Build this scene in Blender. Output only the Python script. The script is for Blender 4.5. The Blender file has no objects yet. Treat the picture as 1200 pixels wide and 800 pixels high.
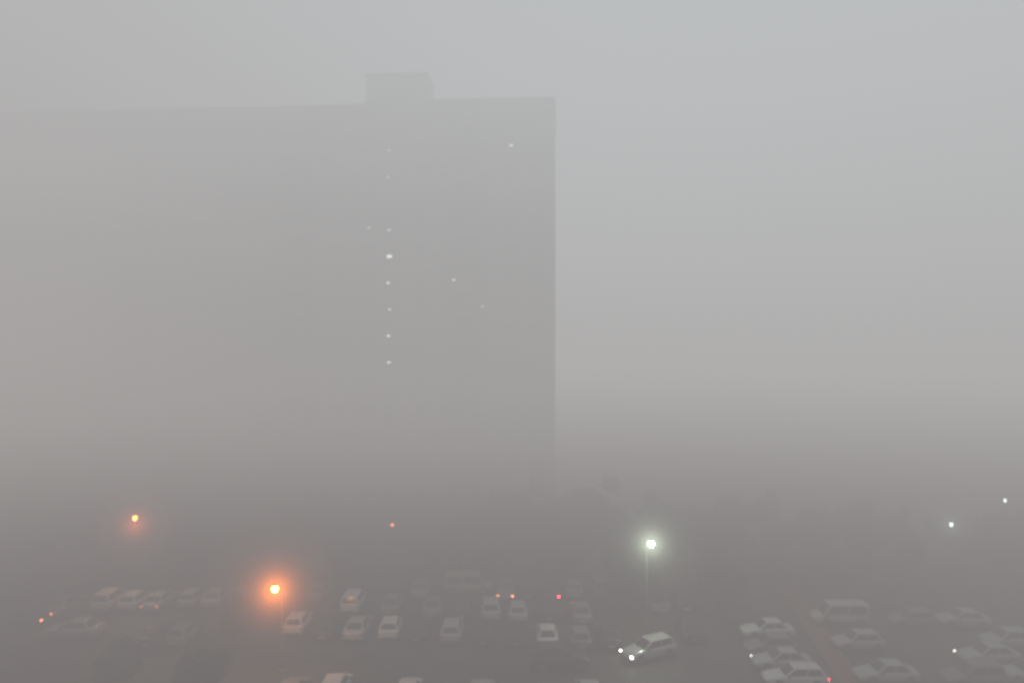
import bpy, bmesh, math, random
from mathutils import Vector, Matrix
R=math.radians
random.seed(7)
scene=bpy.context.scene
COL=scene.collection
F=867.0; CH=24.7
def at(px,py,z=0.0):
    Y=(CH-z)*F/(py-400.0)
    return ((px-600.0)*Y/F, Y)

# ---------------------------------------------------------------- materials
def mat(name,color,rough=0.8,metal=0.0,var=0.15,scale=3.0,bump=0.0,spec=0.5):
    m=bpy.data.materials.new(name); m.use_nodes=True
    nt=m.node_tree; b=nt.nodes['Principled BSDF']
    b.inputs['Roughness'].default_value=rough; b.inputs['Metallic'].default_value=metal
    b.inputs['Specular IOR Level'].default_value=spec
    tc=nt.nodes.new('ShaderNodeTexCoord'); n=nt.nodes.new('ShaderNodeTexNoise')
    n.inputs['Scale'].default_value=scale; n.inputs['Detail'].default_value=5
    nt.links.new(tc.outputs['Object'],n.inputs['Vector'])
    r=nt.nodes.new('ShaderNodeValToRGB')
    c=color
    r.color_ramp.elements[0].position=0.3; r.color_ramp.elements[1].position=0.7
    r.color_ramp.elements[0].color=(c[0]*(1-var),c[1]*(1-var),c[2]*(1-var),1)
    r.color_ramp.elements[1].color=(min(1,c[0]*(1+var)),min(1,c[1]*(1+var)),min(1,c[2]*(1+var)),1)
    nt.links.new(n.outputs['Fac'],r.inputs['Fac']); nt.links.new(r.outputs['Color'],b.inputs['Base Color'])
    if bump:
        bp=nt.nodes.new('ShaderNodeBump'); bp.inputs['Strength'].default_value=bump
        nt.links.new(n.outputs['Fac'],bp.inputs['Height']); nt.links.new(bp.outputs['Normal'],b.inputs['Normal'])
    return m
def emis(name,color,strength):
    m=mat(name,(0.6,0.6,0.6),0.3)
    b=m.node_tree.nodes['Principled BSDF']
    b.inputs['Emission Color'].default_value=(*color,1); b.inputs['Emission Strength'].default_value=strength
    return m
M={}
M['asphalt']=mat('asphalt',(0.06,0.055,0.053),0.55,var=0.45,scale=0.25,bump=0.15)
M['soil']=mat('soil',(0.09,0.076,0.067),0.9,var=0.4,scale=0.3)
M['brickpath']=mat('red_paving',(0.25,0.09,0.065),0.85,var=0.25,scale=2)
M['kerb']=mat('kerb_concrete',(0.2,0.19,0.185),0.9,scale=4)
M['paving']=mat('paving',(0.15,0.14,0.135),0.9,scale=1.5)
M['panel']=mat('panel_concrete',(0.13,0.12,0.112),0.9,var=0.12,scale=0.25,spec=.2)
M['roofbox']=mat('roof_concrete',(0.13,0.125,0.12),0.9,scale=0.5,spec=.2)
M['frame']=mat('window_frame',(0.16,0.155,0.15),0.8,spec=.2)
M['pane']=mat('window_pane',(0.08,0.08,0.082),0.6,var=0.3,scale=0.3,spec=.3)
M['metal']=mat('grey_metal',(0.07,0.07,0.07),0.85,spec=.2)
M['door']=mat('door_steel',(0.08,0.06,0.05),0.5)
M['bark']=mat('bark',(0.04,0.03,0.025),0.95,scale=8,bump=0.4)
M['leaf']=mat('leaves',(0.03,0.033,0.02),0.95,var=0.5,scale=1.2,spec=.1)
M['leaf2']=mat('leaves_dark',(0.025,0.028,0.018),0.95,var=0.5,scale=1.5,spec=.1)
M['tyre']=mat('tyre',(0.02,0.02,0.02),0.85)
M['rim']=mat('rim',(0.35,0.35,0.36),0.4,metal=0.8)
M['glass']=mat('car_glass',(0.025,0.028,0.03),0.1,var=0.05)
M['plastic']=mat('black_plastic',(0.03,0.03,0.03),0.6)
M['lens']=mat('headlight_lens',(0.5,0.51,0.53),0.15)
M['red']=mat('tail_lens',(0.28,0.015,0.015),0.25)
M['plate']=mat('number_plate',(0.6,0.6,0.58),0.5)
M['shed']=mat('shed_wall',(0.12,0.06,0.045),0.9,scale=1.0)
M['on_white']=emis('headlight_on',(1.0,0.98,0.88),26)
M['on_soft']=emis('headlight_soft',(1.0,0.97,0.88),9)
M['on_amber']=emis('amber_on',(1.0,0.25,0.05),15)
M['on_red']=emis('tail_on',(1.0,0.04,0.04),26)
M['dim_red']=emis('tail_dim',(1.0,0.12,0.05),2.6)
M['lamp_orange']=emis('sodium_bulb',(1.0,0.30,0.04),24)
M['lamp_orange2']=emis('sodium_bulb_strong',(1.0,0.42,0.07),55)
M['lamp_white']=emis('mercury_bulb',(0.9,1.0,0.8),50)
M['lamp_small']=emis('small_bulb',(0.9,1.0,0.95),9)
M['stair_on']=emis('stair_light',(0.95,1.0,0.9),3.8)
M['stair_dim']=emis('stair_light_dim',(0.95,1.0,0.88),2.2)
M['room_on']=emis('room_light',(1.0,0.97,0.85),1.9)
PAINT={'white':(0.82,0.82,0.81),'silver':(0.56,0.57,0.58),'grey':(0.25,0.255,0.26),'dark':(0.035,0.036,0.04),
       'cream':(0.6,0.58,0.53),'beige':(0.36,0.34,0.31)}
for k,c in PAINT.items():
    M['p_'+k]=mat('paint_'+k,c,0.32,metal=0.0 if k in('white','cream') else 0.15,var=0.06,scale=1.5)
M['p_polished']=mat('paint_polished_silver',(.85,.86,.84),.2,metal=.35,var=.04)

# ---------------------------------------------------------------- helpers
def link(name,bm,m,parent=None,smooth=False):
    me=bpy.data.meshes.new(name); bmesh.ops.recalc_face_normals(bm,faces=bm.faces[:]); bm.to_mesh(me); bm.free()
    if isinstance(m,(list,tuple)):
        for q in m: me.materials.append(q)
    else: me.materials.append(m)
    if smooth:
        for p in me.polygons: p.use_smooth=True
    o=bpy.data.objects.new(name,me); COL.objects.link(o)
    if parent: o.parent=parent
    return o
def tag(o,label,cat,group=None):
    o['label']=label; o['category']=cat
    if group: o['group']=group
    return o
def thing(name,loc,rz=0,label=None,cat=None,group=None):
    o=bpy.data.objects.new(name,None); COL.objects.link(o); o.location=loc; o.rotation_euler=(0,0,rz)
    o.empty_display_size=0.3
    if label: tag(o,label,cat,group)
    return o
def struct(o):
    o['kind']='structure'; return o
def box(bm,x0,x1,y0,y1,z0,z1,mi=0,bev=0):
    vs=[bm.verts.new(p) for p in ((x0,y0,z0),(x1,y0,z0),(x1,y1,z0),(x0,y1,z0),(x0,y0,z1),(x1,y0,z1),(x1,y1,z1),(x0,y1,z1))]
    fs=[bm.faces.new([vs[i] for i in q]) for q in ((0,3,2,1),(4,5,6,7),(0,1,5,4),(1,2,6,5),(2,3,7,6),(3,0,4,7))]
    for f in fs: f.material_index=mi
    if bev:
        es=list({e for f in fs for e in f.edges})
        bmesh.ops.bevel(bm,geom=es,offset=bev,segments=2,affect='EDGES',profile=0.6)
def tube(bm,pts,rads,n=10,mi=0):
    rings=[]
    for i,p in enumerate(pts):
        p=Vector(p)
        d=(Vector(pts[min(i+1,len(pts)-1)])-Vector(pts[max(i-1,0)])).normalized()
        a=d.orthogonal().normalized() if i==0 else (a-d*a.dot(d)).normalized()
        b=d.cross(a)
        rings.append([bm.verts.new(p+(a*math.cos(2*math.pi*k/n)+b*math.sin(2*math.pi*k/n))*rads[i]) for k in range(n)])
    for i in range(len(rings)-1):
        for k in range(n):
            f=bm.faces.new((rings[i][k],rings[i][(k+1)%n],rings[i+1][(k+1)%n],rings[i+1][k])); f.material_index=mi
    bm.faces.new(rings[0][::-1]); bm.faces.new(rings[-1])
def lathe(bm,prof,n=24,mtx=Matrix()):
    rings=[]
    for r,z in prof:
        rings.append([bm.verts.new(mtx@Vector((r*math.cos(2*math.pi*k/n),r*math.sin(2*math.pi*k/n),z))) for k in range(n)])
    for i in range(len(rings)-1):
        for k in range(n): bm.faces.new((rings[i][k],rings[i][(k+1)%n],rings[i+1][(k+1)%n],rings[i+1][k]))
    bm.faces.new(rings[0][::-1]); bm.faces.new(rings[-1])
def dup(root):
    r=root.copy(); COL.objects.link(r)
    for ch in list(root.children):
        c=ch.copy(); COL.objects.link(c); c.parent=r
        for g in list(ch.children):
            d=g.copy(); COL.objects.link(d); d.parent=c
    return r
def setmat(o,m):
    s=o.material_slots[0]; s.link='OBJECT'; s.material=m

# ---------------------------------------------------------------- setting
def sheet(name,x0,x1,y0,y1,z,m):
    bm=bmesh.new(); vs=[bm.verts.new(p) for p in ((x0,y0,z),(x1,y0,z),(x1,y1,z),(x0,y1,z))]; bm.faces.new(vs)
    return struct(link(name,bm,m))
sheet('ground',-700,700,-150,1200,0.0,M['soil'])
sheet('parking_lot',-75,75,30,75.5,0.004,M['asphalt'])
sheet('pavement',-70,8,81.0,83.6,0.008,M['paving'])
bm=bmesh.new()
box(bm,-75,75,75.5,75.65,-0.05,0.13)
struct(link('kerb',bm,M['kerb']))
bm=bmesh.new()
def quad(bm,pts,z0,z1):
    lo=[bm.verts.new((x,y,z0)) for x,y in pts]; hi=[bm.verts.new((x,y,z1)) for x,y in pts]
    bm.faces.new(hi); bm.faces.new(lo[::-1])
    for i in range(4): bm.faces.new((lo[i],lo[(i+1)%4],hi[(i+1)%4],hi[i]))
quad(bm,[(22.6,45),(23.9,45),(28.6,75.4),(27.1,75.4)],-0.05,0.12)
struct(link('path',bm,M['brickpath']))
bm=bmesh.new()
quad(bm,[(22.45,45),(22.6,45),(27.1,75.4),(26.95,75.4)],-0.05,0.145)
quad(bm,[(23.9,45),(24.05,45),(28.75,75.4),(28.6,75.4)],-0.05,0.145)
struct(link('path_kerb',bm,M['kerb']))

# ---------------------------------------------------------------- tower block
rot=-R(4.0)
B=thing('apartment_tower',(4.8,84,0),rot,'tall grey apartment block looming behind the car park with a lift housing on its roof','building')
FH=3.05; NF=17; HT=FH*NF; LW=84
bm=bmesh.new(); box(bm,-LW,0,0,14,-0.5,HT)
link('wall',bm,M['panel'],B)
bm=bmesh.new()
for k in range(1,NF): box(bm,-LW+.01,-.01,-0.02,-0.001,k*FH-0.03,k*FH+0.03)
link('panel_seam',bm,M['roofbox'],B)
bm=bmesh.new()
box(bm,-21.9,0.12,-.12,14.12,HT+.002,HT+.6)
box(bm,-LW,-21.9,-.12,14.12,HT+.002,HT+.25)
link('parapet',bm,M['roofbox'],B)
bm=bmesh.new(); box(bm,-22.0,-14.9,1,6,HT+.602,HT+3.9); box(bm,-22.15,-14.75,.85,6.2,HT+3.902,HT+4.1)
link('lift_housing',bm,M['roofbox'],B)
bm=bmesh.new()
for x in (-5,-30,-38): box(bm,x-.5,x+.5,5,6,HT+.602 if x>-20 else HT+.252,HT+1.5)
link('roof_vent',bm,M['roofbox'],B)
def win_mesh(w,h):
    f=bmesh.new(); t=.07
    box(f,-w/2,w/2,-.07,-.002,0,t); box(f,-w/2,w/2,-.07,-.002,h-t,h)
    box(f,-w/2,-w/2+t,-.07,-.002,t,h-t); box(f,w/2-t,w/2,-.07,-.002,t,h-t)
    box(f,-.03,.03,-.06,-.002,t,h-t)
    return f
stair_u=19.0
spots=[]
for c in range(25):
    u=1.9+3.3*c
    if abs(u-stair_u)<1.7: continue
    for k in range(NF): spots.append((u,k,1.5 if c%3 else 2.2))
lit={}
def near(px,py):
    X=(px-600)*85/F; z=CH-(py-400)*85/F; u=(4.8-X)/math.cos(rot)
    return min(range(len(spots)),key=lambda i:abs(spots[i][0]-u)+abs(spots[i][1]*FH+1.6-z))
for p,s in (((598,180),.22),((538,331),.16),((565,365),.1),((415,268),.12)): lit[near(*p)]=s
order=sorted(range(len(spots)),key=lambda i:spots[i][0]**2*.6+(spots[i][1]*FH-24.7)**2)
ind=set(order[:92])|set(lit)
protoW={}
rest=bmesh.new()
for i,(u,k,w) in enumerate(spots):
    z=k*FH+.95; h=1.45
    if i in ind:
        if w not in protoW:
            wf=link('window',win_mesh(w,h),M['frame'],B); pb=bmesh.new(); box(pb,-w/2+.06,w/2-.06,-.03,-.003,.06,h-.06)
            pane=link('pane',pb,M['pane'],wf); sb=bmesh.new(); box(sb,-w/2-.08,w/2+.08,-.16,-.002,-.06,-.002); link('sill',sb,M['frame'],wf)
            protoW[w]=wf; o=wf
        else:
            src=protoW[w]; o=src.copy(); COL.objects.link(o); o.parent=B
            for ch in list(src.children):
                if ch.name.startswith('room_lamp'): continue
                d=ch.copy(); COL.objects.link(d); d.parent=o
        o.location=(-u,0,z)
        if i in lit:
            s=lit[i]; lb=bmesh.new(); box(lb,.3-s,.3+s,-.035,-.031,h-1.25,h-1.25+s*1.2)
            link('room_lamp',lb,M['room_on'],o)
    else:
        t=.07
        for (a,b2,c2,d2,mi) in ((-w/2,w/2,0,t,0),(-w/2,w/2,h-t,h,0),(-w/2,-w/2+t,t,h-t,0),(w/2-t,w/2,t,h-t,0),(-.03,.03,t,h-t,0)):
            box(rest,-u+a,-u+b2,-.07,-.002,z+c2,z+d2,mi)
        box(rest,-u-w/2+.075,-u+w/2-.075,-.03,-.003,z+.075,z+h-.075,1)
o=link('window_field',rest,[M['frame'],M['pane']],B); o['kind']='stuff'
stair_on={170:0,203:0,264:1,295:2,325:1,357:1,388:1,421:1}
zs={}
for py,v in stair_on.items():
    z=CH-(py-400)*84.9/F; zs[int((z-0.2)//FH)]=(v,z)
for k in range(1,NF):
    z0=k*FH+.2
    f=win_mesh(1.3,1.3); o=link('stair_window',f,M['frame'],B); o.location=(-stair_u,0,z0)
    pb=bmesh.new(); box(pb,-.59,.59,-.03,-.003,.06,1.24); link('pane',pb,M['pane'],o)
    if k in zs:
        v,z=zs[k]; s=(.13,.17,.27)[v]; hh=(.07,.09,.16)[v]; zc=.75; xo=random.uniform(-.12,.12)
        lb=bmesh.new(); box(lb,xo-s,xo+s,-.036,-.031,zc-hh,zc+hh); link('stair_lamp',lb,M['stair_dim'] if v==0 or k%3==0 else M['stair_on'],o)
bp=None
for u in (10.15,29.95,49.75):
    for k in range(1,NF):
        if bp is None:
            f=bmesh.new(); box(f,-1.5,1.5,-1.1,-.072,-.14,0); box(f,-1.5,1.5,-1.1,-1.03,.002,1.0); box(f,-1.5,-1.44,-1.028,-.072,.002,1.0); box(f,1.44,1.5,-1.028,-.072,.002,1.0)
            bp=link('balcony',f,M['panel'],B); o=bp
        else:
            o=bp.copy(); COL.objects.link(o)
            o.parent=B
        o.location=(-u,0,k*FH)
for j,u in enumerate((16.4,43.0,62.0)):
    f=bmesh.new(); box(f,-.6,.6,-.08,-.002,0,2.2); d=link('door',f,M['door'],B); d.location=(-u,0,.05)
    f=bmesh.new(); tube(f,[(.4,-.08,1.0),(.4,-.14,1.0),(.4,-.14,1.3),(.4,-.08,1.3)],[.015]*4,6); link('door_handle',f,M['metal'],d)
    f=bmesh.new(); box(f,-1.6,1.6,-1.6,-.003,2.7,2.88); box(f,-1.5,-1.38,-1.5,-1.38,0,2.7); box(f,1.38,1.5,-1.5,-1.38,0,2.7)
    d=link('entrance_canopy',f,M['roofbox'],B); d.location=(-u,0,0)
f=bmesh.new(); lathe(f,[(.05,-.16),(.15,-.1),(.17,0),(.13,.08),(.05,.12)],12)
o=link('entrance_lamp',f,emis('entrance_bulb',(1,.2,.1),9),B); o.location=(-18.6,-.25,3.65)

# ---------------------------------------------------------------- low shed on the right
S=thing('low_shed',(30.5,78.2,0),R(-3),'low flat-roofed brownish shed beyond the end of the red path','shed')
f=bmesh.new(); box(f,-6,6,-1.8,1.8,0,2.4); link('wall',f,M['shed'],S)
f=bmesh.new(); box(f,-6.2,6.2,-2.05,2,2.402,2.55); link('roof',f,mat('shed_roof',(.1,.045,.035),.8),S)
for x in (-4.2,-1.4,1.4,4.2):
    f=bmesh.new(); box(f,x-1.1,x+1.1,-1.86,-1.802,.03,2.05)
    for z in (.5,1.0,1.5): box(f,x-1.05,x+1.05,-1.885,-1.862,z-.02,z+.02)
    link('shutter_door',f,M['door'],S)

# ---------------------------------------------------------------- trees
def tree_proto(seed,H,W,leafm):
    rnd=random.Random(seed)
    root=thing('tree',(0,0,0))
    bm=bmesh.new(); x=y=0; pts=[];rad=[]
    for i in range(7):
        t=i/6; pts.append((x,y,t*H*.8)); rad.append(.16*(1-t)+.025); x+=rnd.uniform(-.12,.12); y+=rnd.uniform(-.12,.12)
    tube(bm,pts,rad,9)
    ends=[]
    for j in range(14):
        t=rnd.uniform(.15,.85); b=Vector(pts[min(6,int(t*6))]); a=j*2.4+rnd.uniform(-.4,.4); L=W*rnd.uniform(.55,.95)*(1.15-t*.6)
        e=b+Vector((math.cos(a)*L,math.sin(a)*L,L*rnd.uniform(.4,.9)))
        m=b.lerp(e,.5)+Vector((0,0,-.15)); tube(bm,[b,m,e],[.06,.04,.012],6); ends.append(e); ends.append(m)
        e2=m+Vector((math.cos(a+.8)*L*.5,math.sin(a+.8)*L*.5,L*.5)); tube(bm,[m,e2],[.03,.01],5); ends.append(e2)
    ends.append(Vector(pts[-1]))
    link('trunk',bm,M['bark'],root,True)
    bm=bmesh.new()
    for c in ends:
        c=Vector(c)+Vector((rnd.uniform(-.4,.4),rnd.uniform(-.4,.4),rnd.uniform(-.1,.5)))
        r=rnd.uniform(.5,1.0)*W/2.3
        for q in range(80):
            d=Vector((rnd.gauss(0,1),rnd.gauss(0,1),rnd.gauss(0,.75))).normalized()*r*rnd.random()**.5
            p=c+d; s=rnd.uniform(.16,.32)
            a=Vector((rnd.gauss(0,1),rnd.gauss(0,1),rnd.gauss(0,1))).normalized(); b=a.orthogonal().normalized()
            vs=[bm.verts.new(p+a*s*1.3),bm.verts.new(p+b*s*.7),bm.verts.new(p-a*s*1.3),bm.verts.new(p-b*s*.7)]
            bm.faces.new(vs)
    link('crown',bm,leafm,root)
    return root
TP=[tree_proto(1,8,2.7,M['leaf']),tree_proto(2,9,2.4,M['leaf2']),tree_proto(3,7,3.0,M['leaf'])]
used=[0,0,0]
def tree(i,X,Y,s,label,group='trees around the car park',sz=1.0):
    if used[i]: r=dup(TP[i])
    else: r=TP[i]; used[i]=1
    r.location=(X,Y,0); r.rotation_euler=(0,0,random.uniform(0,6.28)); r.scale=(s,s,s*sz); tag(r,label,'tree',group)
def tpx(px,Y): return (px-600)*Y/F
row=[(582,77.5,1.3,'dark tree against the foot of the tower, left of its right corner'),
 (630,77.3,1.3,'dark tree at the right corner of the tower'),
 (540,78,1.0,'short faint tree at the foot of the tower, left of the corner trees'),
 (674,77.5,1.3,'dark tree just right of the tower corner'),
 (716,77.0,1.35,'tall dark tree between the tower corner and the white lamp'),
 (500,78,.75,'small faint tree in front of the tower, right of the entrance light'),
 (400,78,.8,'small faint tree in front of the tower, left of the entrance light'),
 (345,77.5,.9,'faint tree behind the parked cars, above the strong orange lamp'),
 (290,77.5,.9,'faint tree behind the parked cars between the two orange lamps, nearer the right one'),
 (225,77.5,1.0,'faint tree behind the parked cars between the two orange lamps, nearer the left one'),
 (120,78,.95,'faint tree just left of the upper orange lamp'),
 (45,78,1.0,'faint tree at the far left behind the parked cars')]
for n,(px,Y,s,l) in enumerate(row): tree(n%3,tpx(px,Y),Y,s,l)
rr=[(762,79,1.1,'hazy tree directly behind the white lamp'),(806,80,1.05,'hazy tree right of the white lamp'),
 (850,82,1.1,'hazy tree above the left end of the low shed'),(905,83,1.0,'hazy tree behind the middle of the low shed'),
 (960,83,.9,'hazy tree behind the right half of the low shed'),(1010,82,1.0,'hazy tree right of the low shed, behind the pale van'),
 (1062,80,.85,'hazy tree left of the small white lamp at right'),(1120,80,.95,'hazy tree behind the small white lamp at right'),
 (1170,79,.9,'hazy tree near the right edge below the rightmost lamp'),(1215,80,1.0,'hazy tree cut by the right edge of the view')]
for n,(px,Y,s,l) in enumerate(rr): tree((n+1)%3,tpx(px,Y),Y,s,l,'hazy trees beyond the car park on the right')
tree(2,tpx(738,67.5),67.5,.9,'small dark tree standing among the cars below the white lamp')
tree(0,tpx(842,68),68,.85,'small dark tree left of the side-on cars on the right')
tree(2,tpx(238,50.5),50.5,.6,'dark low tree at the bottom left, right one of the pair')
tree(0,tpx(140,52),52,.55,'dark low tree at the bottom left, left one of the pair')
tree(1,tpx(276,60),60,.55,'small dark tree left of the foot of the strong orange lamp')

# ---------------------------------------------------------------- street lamps
LG='street lamps around the car park'
def lamp(px,py,h,m,aim,label,bulb=.2,energy=0,col=(1,1,1)):
    X,Y=at(px,py,h)
    a=aim; dx,dy=math.cos(a)*1.3,math.sin(a)*1.3
    t=thing('street_lamp',(X-dx,Y-dy,0),a,label,'street lamp',LG)
    f=bmesh.new(); tube(f,[(0,0,0),(0,0,.8),(0,0,.82),(0,0,h+.1)],[.09,.08,.045,.028],12); link('pole',f,M['metal'],t,True)
    f=bmesh.new(); tube(f,[(0,0,h+.08),(.3,0,h+.3),(.7,0,h+.38),(1.1,0,h+.34)],[.028,.026,.024,.022],8); link('arm',f,M['metal'],t,True)
    f=bmesh.new(); lathe(f,[(.05,.40),(.11,.37),(.15,.3),(.16,.25)],16,Matrix.Translation((1.3,0,h))); link('lamp_head',f,M['metal'],t,True)
    f=bmesh.new(); lathe(f,[(.04,-bulb),(bulb*.7,-bulb*.7),(bulb,0),(bulb*.95,.1),(.15,.245)],16,Matrix.Translation((1.3,0,h))); link('bulb',f,m,t,True)
    f=bmesh.new(); box(f,-.2,.2,-.2,.2,0,.06,bev=.02); link('base_plate',f,M['kerb'],t)
    if energy:
        l=bpy.data.lights.new('bulb_light','POINT'); l.energy=energy; l.color=col; l.shadow_soft_size=.3
        lo=bpy.data.objects.new('bulb_light',l); COL.objects.link(lo); lo.parent=t; lo.location=(1.5,0,h-.6)
    return (X,Y,h)
H1=lamp(158,607,8,M['lamp_orange'],R(250),'tall street lamp glowing orange at the left, higher of the two orange lamps',.2,600,(1,.4,.1))
H2=lamp(322,690,6.5,M['lamp_orange2'],R(265),'street lamp with the strongest orange glow, low among the parked cars',.24,1100,(1,.42,.12))
H3=lamp(763,637,8,M['lamp_white'],R(275),'street lamp with the bright greenish white glow right of the tower',.25,1300,(.85,1,.75))
H4=lamp(1115,615,6,M['lamp_small'],R(250),'dim white street lamp at the right, lower of the two',.15)
H5=lamp(1178,587,8,M['lamp_small'],R(250),'dim white street lamp nearest the right edge',.11)

# ---------------------------------------------------------------- cars
def loft(bm,st):
    rings=[]
    for (x,zb,zt,w) in st:
        half=[(w*.86,zb),(w*.98,zb+.1),(w,(zb+zt)/2),(w*.985,zt-.14),(w*.93,zt-.05),(w*.72,zt),(w*.35,zt+.022)]
        ring=[(x,-a,b) for a,b in half]+[(x,0,zt+.028)]+[(x,a,b) for a,b in reversed(half)]
        rings.append([bm.verts.new(p) for p in ring])
    n=len(rings[0])
    for i in range(len(rings)-1):
        for k in range(n): bm.faces.new((rings[i][k],rings[i][(k+1)%n],rings[i+1][(k+1)%n],rings[i+1][k]))
    bm.faces.new(rings[0]); bm.faces.new(rings[-1][::-1])
TY={
 'sedan':dict(dz=0,b=(-1.72,1.0),t=(-1.05,.15),zt=1.44,hb=.80,ht=.60,sx=1.0),
 'hatchback':dict(dz=0.03,b=(-2.0,1.05),t=(-1.6,.2),zt=1.49,hb=.80,ht=.61,sx=.9),
 'estate':dict(dz=0,b=(-2.08,1.0),t=(-1.75,.12),zt=1.47,hb=.80,ht=.61,sx=1.03),
 'off_roader':dict(dz=.14,b=(-2.08,1.05),t=(-1.85,.25),zt=1.74,hb=.83,ht=.67,sx=1.0),
 'van':dict(dz=.14,b=(-2.14,1.62),t=(-2.05,.95),zt=1.98,hb=.86,ht=.76,sx=1.12)}
def car_proto(ty):
    T=TY[ty]; dz=T['dz']; sx=T['sx']
    root=thing('parked_'+('van' if ty=='van' else 'car'),(0,0,0))
    st=[(-2.2,.42,.78,.66),(-2.14,.3,.9,.78),(-1.9,.24,.97,.85),(-1.3,.22,.98,.89),(-.5,.21,.96,.89),(.5,.21,.95,.89),(1.0,.21,.93,.88),(1.5,.22,.86,.87),(1.9,.23,.78,.82),(2.12,.3,.69,.74),(2.2,.4,.6,.62)]
    if ty in('hatchback','estate','off_roader','van'): st[0]=(-2.2,.42,.86,.7); st[1]=(-2.14,.3,.95,.82)
    if ty=='van': st[7]=(1.5,.22,.93,.87); st[8]=(1.9,.23,.9,.84)
    st=[(x*sx,zb+dz*.6,zt+dz,w) for x,zb,zt,w in st]
    bm=bmesh.new(); loft(bm,st); link('body',bm,M['p_white'],root,True)
    zb=.9+dz; zt=T['zt']; b0,b1=[v*sx for v in T['b']]; t0,t1=[v*sx for v in T['t']]; hb=T['hb']; ht=T['ht']
    bm=bmesh.new()
    V=[(b0,-hb,zb),(b1,-hb,zb),(b1,hb,zb),(b0,hb,zb),(t0,-ht,zt),(t1,-ht,zt),(t1,ht,zt),(t0,ht,zt)]
    vs=[bm.verts.new(p) for p in V]
    for q in ((0,3,2,1),(4,5,6,7),(0,1,5,4),(1,2,6,5),(2,3,7,6),(3,0,4,7)): bm.faces.new([vs[i] for i in q])
    bmesh.ops.bevel(bm,geom=bm.edges[:],offset=.06,segments=3,affect='EDGES',profile=.6)
    c=link('cabin',bm,M['p_white'],root,True)
    V=[Vector(v) for v in V]
    def pan(name,A,Bq,Cq,D,s0,s1,u0,u1):
        def P(s,u): return A.lerp(Bq,s).lerp(D.lerp(Cq,s),u)
        n=(Bq-A).cross(D-A).normalized(); cen=(V[0]+V[2]+V[4]+V[6])/4
        if n.dot(A-cen)<0: n=-n
        bm=bmesh.new(); ps=[P(s0,u0),P(s1,u0),P(s1,u1),P(s0,u1)]
        f1=[bm.verts.new(p+n*.010) for p in ps]; f0=[bm.verts.new(p-n*.01) for p in ps]
        bm.faces.new(f1); bm.faces.new(f0[::-1])
        for i in range(4): bm.faces.new((f0[i],f0[(i+1)%4],f1[(i+1)%4],f1[i]))
        return link(name,bm,M['glass'],root)
    ub=.14
    pan('windscreen',V[1],V[2],V[6],V[5],.07,.93,ub,.9)
    pan('rear_window',V[3],V[0],V[4],V[7],.09,.91,ub+.05,.88)
    for s in(-1,1):
        A,Bq,Cq,D=(V[0],V[1],V[5],V[4]) if s<0 else (V[3],V[2],V[6],V[7])
        for a,b in ((.09,.47),(.51,.93)): pan('side_window',A,Bq,Cq,D,a,b,ub+.04,.88)
    for s in(-1,1):
        bm=bmesh.new(); box(bm,(2.0)*sx,(2.14)*sx,s*.66-.14,s*.66+.14,.54+dz,.68+dz,bev=.03)
        if ty=='van': bmesh.ops.translate(bm,verts=bm.verts[:],vec=(0,0,.06))
        link('headlight',bm,M['lens'],root)
        bm=bmesh.new(); box(bm,-2.2*sx,-2.08*sx,s*.68-.11,s*.68+.11,.68+dz,.84+dz,bev=.03); link('taillight',bm,M['red'],root)
        bm=bmesh.new(); xm=b1-.35; box(bm,xm-.08,xm+.06,s*.95-.1,s*.95+.1,.93+dz,1.06+dz,bev=.03); link('wing_mirror',bm,M['plastic'],root)
    for s,n in((1,'front'),(-1,'rear')):
        bm=bmesh.new(); box(bm,s*2.17*sx-.06,s*2.17*sx+.06,-.62,.62,.34+dz*.6,.46+dz*.6,bev=.03); link('bumper_trim',bm,M['plastic'],root)
        bm=bmesh.new(); xx=s*2.235*sx; box(bm,xx-.008,xx+.008,-.26,.26,.47+dz*.6,.58+dz*.6); link('number_plate',bm,M['plate'],root)
    wr=.32 if dz<.1 else .36
    for x in(-1.32*sx,1.33*sx):
        for s in(-1,1):
            MT=Matrix.Rotation(R(90),4,'X')
            bm=bmesh.new(); lathe(bm,[(wr+.08,-.012),(wr+.08,.012)],24,MT); a=link('wheel_arch',bm,M['plastic'],root); a.location=(x,s*.885,wr+.03)
            bm=bmesh.new(); lathe(bm,[(wr*.6,-.1),(wr*.93,-.1),(wr,-.06),(wr,.06),(wr*.93,.1),(wr*.6,.1)],24,MT); w=link('wheel',bm,M['tyre'],root,True); w.location=(x,s*.83,wr)
            bm=bmesh.new(); lathe(bm,[(wr*.15,-.112),(wr*.62,-.106),(wr*.62,.106),(wr*.15,.112)],12,MT); link('rim',bm,M['rim'],w)
    return root
PR={}
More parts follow.
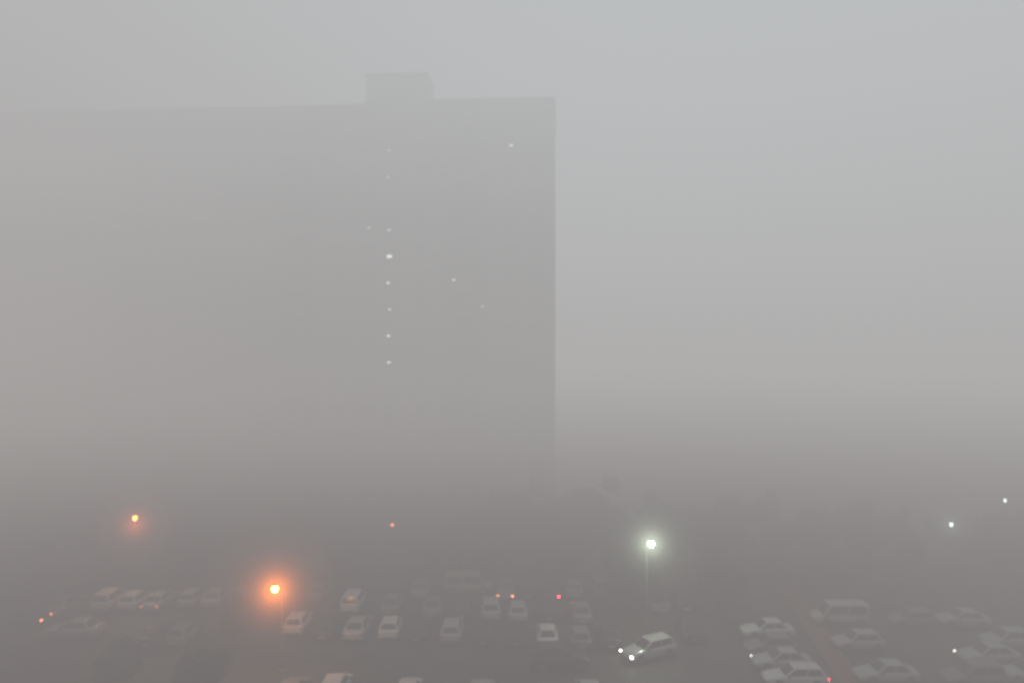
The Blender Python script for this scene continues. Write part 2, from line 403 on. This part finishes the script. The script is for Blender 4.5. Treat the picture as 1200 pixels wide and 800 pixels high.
def car(px,py,yaw,ty,color,label,lights=None):
    X,Y=at(px,py,.75)
    if ty not in PR: PR[ty]=car_proto(ty); r=PR[ty]
    else: r=dup(PR[ty])
    r.location=(X,Y,.006); r.rotation_euler=(0,0,R(yaw+random.uniform(-1.5,1.5)))
    s=random.uniform(.97,1.03); r.scale=(s,s,s)
    tag(r,label,'van' if ty=='van' else 'car','vehicles parked in the foggy car park')
    hc=0
    for ch in r.children:
        n=ch.name.split('.')[0]
        if n in('body','cabin'): setmat(ch,M['p_'+color])
        if n=='headlight': setmat(ch,M['lens'])
        if n=='taillight': setmat(ch,M['red'])
        if lights:
            if n=='headlight' and lights in('head','amber','head1'):
                if lights=='head1' and hc: continue
                hc=1; setmat(ch,{'head':M['on_white'],'head1':M['on_soft'],'amber':M['on_amber']}[lights])
            if n=='taillight' and lights in('tail','tail1'):
                if lights=='tail1' and hc: continue
                hc=1; setmat(ch,M['on_red'])
            if n=='taillight' and lights=='tail_dim': setmat(ch,M['dim_red'])
    return r
C=[
(78,706,88,'sedan','grey','hazy grey car at the far left end of the back row',None),
(130,701,92,'off_roader','white','pale off-roader in the left back row, second from the left end',None),
(159,701,90,'hatchback','white','white car next to the pale off-roader in the left back row',None),
(188,701,90,'sedan','silver','silver car with faint red tail lights in the left back row','tail_dim'),
(226,698,91,'hatchback','silver','pale silver car beyond the gap right of the red-lit car in the left back row',None),
(255,697,89,'sedan','silver','silver saloon in the middle of the left back row, left of the strong orange lamp',None),
(285,696,90,'hatchback','grey','grey car in the back row closest to the strong orange lamp',None),
(88,735,178,'sedan','silver','silver saloon parked side-on in front of the left back row',None),
(28,722,4,'hatchback','dark','dark car at the left edge with amber lights on','amber'),
(185,740,90,'sedan','dark','dim dark saloon in front of the red-lit car, left of centre of the left half',None),
(216,739,90,'hatchback','grey','dim grey hatchback in the left middle row, beside a dim dark saloon',None),
(350,727,90,'hatchback','white','white car just right of the strong orange lamp',None),
(385,731,90,'sedan','dark','dark car between the white car by the strong orange lamp and a silver saloon',None),
(415,703,90,'off_roader','white','white off-roader directly behind the silver car, left of centre',None),
(460,704,90,'sedan','grey','dim grey saloon in the back row right of the white off-roader',None),
(420,732,88,'sedan','silver','silver saloon in the middle row in front of the white off-roader',None),
(458,732,91,'hatchback','white','small white car second in the middle row left of centre',None),
(491,734,90,'sedan','dark','dark car between the small white car and the silver estate',None),
(530,734,90,'estate','silver','silver estate in the middle row near the centre',None),
(508,707,90,'sedan','grey','grey car behind the dark one, left of centre',None),
(543,709,90,'hatchback','dark','dark hatchback in the back row directly behind the silver estate',None),
(575,711,92,'off_roader','silver','silver off-roader in the row behind, at the centre, left one of the pair',None),
(607,713,90,'hatchback','silver','silver hatchback right of the silver off-roader near the centre',None),
(568,737,90,'sedan','dark','dark saloon in the middle row just right of the silver estate',None),
(604,740,90,'hatchback','dark','dark hatchback in the middle row left of the bright white saloon',None),
(641,741,90,'sedan','white','bright white saloon in the middle row just right of centre',None),
(679,743,90,'hatchback','grey','grey hatchback right of the bright white saloon',None),
(713,741,90,'sedan','dark','dark saloon between the grey hatchback and the car with bright headlights',None),
(680,714,90,'sedan','grey','grey saloon behind the grey hatchback, right of centre',None),
(642,712,90,'hatchback','dark','dark hatchback behind the bright white saloon',None),
(549,685,2,'van','beige','dull beige van parked side-on in the farthest row at the centre',None),
(494,687,90,'sedan','grey','hazy grey saloon in the farthest row left of the beige van',None),
(464,686,90,'hatchback','dark','hazy dark hatchback in the farthest row, second left of the beige van',None),
(375,690,90,'sedan','grey','hazy grey saloon in the farthest row above the white car by the orange lamp',None),
(593,688,268,'sedan','grey','car in the farthest row with amber headlights on facing the viewer','amber'),
(618,687,90,'sedan','dark','dark saloon in the farthest row between the amber-lit and red-lit cars',None),
(645,690,90,'sedan','dark','dark car in the farthest row with a red tail light on','tail1'),
(672,687,90,'hatchback','grey','hazy grey hatchback in the farthest row just right of the red-lit car',None),
(702,686,90,'off_roader','grey','grey off-roader in the farthest row, second right of the red-lit car',None),
(770,702,90,'sedan','grey','hazy grey saloon below and right of the white lamp',None),
(800,701,90,'hatchback','dark','hazy dark hatchback next to the grey saloon right of the white lamp',None),
(655,770,3,'off_roader','dark','dark off-roader side-on in front of the bright white saloon',None),
(760,758,206,'estate','polished','shiny silver estate turned towards the viewer with bright white headlights on','head'),
(806,734,90,'sedan','dark','dark saloon behind and right of the estate with bright headlights',None),
(899,735,180,'sedan','white','white saloon side-on, farthest of the stacked cars left of the red path',None),
(903,754,181,'hatchback','grey','grey hatchback side-on, second farthest left of the red path',None),
(916,771,180,'sedan','silver','silver saloon side-on with one headlight on, third farthest left of the red path','head1'),
(931,790,180,'estate','white','white estate side-on at the bottom, nearest left of the red path, red lights on','tail'),
(984,721,180,'van','cream','large pale van side-on right of the upper end of the red path',None),
(1005,749,180,'hatchback','silver','silver hatchback side-on in front of the large pale van',None),
(1038,786,178,'sedan','silver','silver saloon side-on at the bottom just right of the red path',None),
(1068,723,180,'hatchback','grey','dim grey hatchback between the large pale van and the right-hand group',None),
(1128,723,175,'sedan','silver','faint silver car at the right, farthest of the right-hand group',None),
(1158,765,182,'sedan','silver','silver saloon with one headlight on in the right-hand group','head1'),
(1180,747,178,'hatchback','silver','silver hatchback near the right edge, behind the others in the group',None),
(1140,791,180,'off_roader','grey','grey off-roader at the bottom right, nearest of the group',None),
(1208,786,176,'sedan','silver','silver saloon cut by the right edge of the view',None),
(393,803,90,'hatchback','white','white car cut by the bottom edge left of centre, brightest roof there',None),
(478,808,90,'sedan','white','white saloon roof barely showing at the bottom edge, below the small white car',None),
(565,811,90,'sedan','silver','silver roof barely showing at the bottom edge near the centre',None),
(690,810,90,'hatchback','silver','silver roof at the bottom edge right of centre, below the dark off-roader',None),
(342,808,90,'sedan','grey','grey roof at the bottom edge, left of the brightest roof',None),
]
for c in C: car(*c)

# ---------------------------------------------------------------- fog
SG=0.0215
m=bpy.data.materials.new('fog'); m.use_nodes=True; nt=m.node_tree
for n in list(nt.nodes): nt.nodes.remove(n)
N=nt.nodes.new; Lk=nt.links.new
out=N('ShaderNodeOutputMaterial'); geo=N('ShaderNodeNewGeometry')
ab=N('ShaderNodeVolumeAbsorption'); ab.inputs['Color'].default_value=(0,0,0,1)
sep=N('ShaderNodeSeparateXYZ'); Lk(geo.outputs['Position'],sep.inputs[0])
def mrange(sock,a,b,c,d):
    r=N('ShaderNodeMapRange'); r.inputs['From Min'].default_value=a; r.inputs['From Max'].default_value=b
    r.inputs['To Min'].default_value=c; r.inputs['To Max'].default_value=d; r.interpolation_type='SMOOTHSTEP'
    Lk(sock,r.inputs['Value']); return r.outputs['Result']
# fog is denser high up and towards the left
dz_=mrange(sep.outputs['Z'],28,56,SG,SG*2.0)
dx_=mrange(sep.outputs['X'],-14,-60,1.0,1.6)
dm=N('ShaderNodeMath'); dm.operation='MULTIPLY'; Lk(dz_,dm.inputs[0]); Lk(dx_,dm.inputs[1])
DENS=dm.outputs[0]
Lk(DENS,ab.inputs['Density'])
# the darkness painted near the ground gets thinner with distance from the viewer's house
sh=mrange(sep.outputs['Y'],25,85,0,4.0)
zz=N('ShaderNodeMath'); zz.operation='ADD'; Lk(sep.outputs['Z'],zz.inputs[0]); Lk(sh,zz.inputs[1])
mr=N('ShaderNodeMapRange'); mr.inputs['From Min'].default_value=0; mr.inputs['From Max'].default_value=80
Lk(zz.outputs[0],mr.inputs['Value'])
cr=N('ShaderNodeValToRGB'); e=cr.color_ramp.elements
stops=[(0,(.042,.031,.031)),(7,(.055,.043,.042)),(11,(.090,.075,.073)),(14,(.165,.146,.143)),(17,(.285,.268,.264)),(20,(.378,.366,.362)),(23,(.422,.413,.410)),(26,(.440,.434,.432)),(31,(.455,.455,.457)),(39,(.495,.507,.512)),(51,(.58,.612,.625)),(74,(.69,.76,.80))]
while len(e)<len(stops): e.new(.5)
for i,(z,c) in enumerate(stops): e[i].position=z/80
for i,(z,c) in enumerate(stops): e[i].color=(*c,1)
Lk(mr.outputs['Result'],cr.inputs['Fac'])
em=N('ShaderNodeEmission'); Lk(DENS,em.inputs['Strength'])  # fog itself glows by height, in place of scattered sky light
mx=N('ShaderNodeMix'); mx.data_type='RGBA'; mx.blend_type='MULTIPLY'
wl=mrange(sep.outputs['X'],14,-50,0,1); Lk(wl,mx.inputs['Factor']); Lk(cr.outputs['Color'],mx.inputs['A']); mx.inputs['B'].default_value=(.86,.815,.80,1)  # fog glow painted darker and browner towards the left
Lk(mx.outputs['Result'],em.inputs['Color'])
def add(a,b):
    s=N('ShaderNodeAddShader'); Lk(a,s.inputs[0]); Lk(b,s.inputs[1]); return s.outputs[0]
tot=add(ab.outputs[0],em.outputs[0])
def halo(p,col,k,a,fall):  # lamp glow painted into the fog as emission, not scattered from the bulbs
    global tot
    d=N('ShaderNodeVectorMath'); d.operation='DISTANCE'; d.inputs[1].default_value=p; Lk(geo.outputs['Position'],d.inputs[0])
    q=N('ShaderNodeMath'); q.operation='MULTIPLY_ADD'; Lk(d.outputs['Value'],q.inputs[0]); Lk(d.outputs['Value'],q.inputs[1]); q.inputs[2].default_value=a*a
    x=N('ShaderNodeMath'); x.operation='MULTIPLY'; Lk(d.outputs['Value'],x.inputs[0]); x.inputs[1].default_value=-1/fall
    x2=N('ShaderNodeMath'); x2.operation='EXPONENT'; Lk(x.outputs[0],x2.inputs[0])
    v=N('ShaderNodeMath'); v.operation='DIVIDE'; Lk(x2.outputs[0],v.inputs[0]); Lk(q.outputs[0],v.inputs[1])
    v2=N('ShaderNodeMath'); v2.operation='MULTIPLY'; Lk(v.outputs[0],v2.inputs[0]); v2.inputs[1].default_value=k
    s=N('ShaderNodeEmission'); s.inputs['Color'].default_value=(*col,1); Lk(v2.outputs[0],s.inputs['Strength'])
    tot=add(tot,s.outputs[0])
halo((H1[0],H1[1],H1[2]-.6),(1,.17,.03),1.0,.8,1.3)
halo((H2[0],H2[1],H2[2]-.1),(1,.23,.03),2.8,.8,1.35)
halo((H3[0],H3[1],H3[2]),(.85,1,.75),1.35,.8,1.2)
halo(H4,(.9,1,.97),.13,.7,2.5)
halo((-26,54,2),(1,.3,.16),.10,7,14)  # broad warm glow painted into the fog, no lamp at its centre
Lk(tot,out.inputs['Volume'])
m.cycles.volume_step_rate=0.11
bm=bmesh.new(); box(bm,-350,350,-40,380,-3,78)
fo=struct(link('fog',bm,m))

# ---------------------------------------------------------------- light
w=bpy.data.worlds.new('World'); scene.world=w; w.use_nodes=True
nt=w.node_tree; bg=nt.nodes['Background']; sky=nt.nodes.new('ShaderNodeTexSky'); sky.sky_type='NISHITA'; sky.sun_disc=False
sky.sun_elevation=R(55); sky.sun_rotation=R(200); nt.links.new(sky.outputs[0],bg.inputs[0]); bg.inputs[1].default_value=0.08
l=bpy.data.lights.new('sun','SUN'); l.energy=1.5; l.angle=R(30); l.color=(1,.97,.93)
o=bpy.data.objects.new('sun',l); COL.objects.link(o); o.rotation_euler=(R(35),0,R(-20))
cam=bpy.data.cameras.new('camera'); cam.lens=26.0; cam.sensor_width=36; cam.clip_end=3000; cam.clip_start=.1
cam.dof.use_dof=True; cam.dof.focus_distance=3.0; cam.dof.aperture_fstop=1.9
co=bpy.data.objects.new('camera',cam); COL.objects.link(co); co.location=(0,0,CH); co.rotation_euler=(R(90),0,0)
scene.camera=co
scene.view_settings.view_transform='Standard'; scene.view_settings.look='None'; scene.view_settings.exposure=0
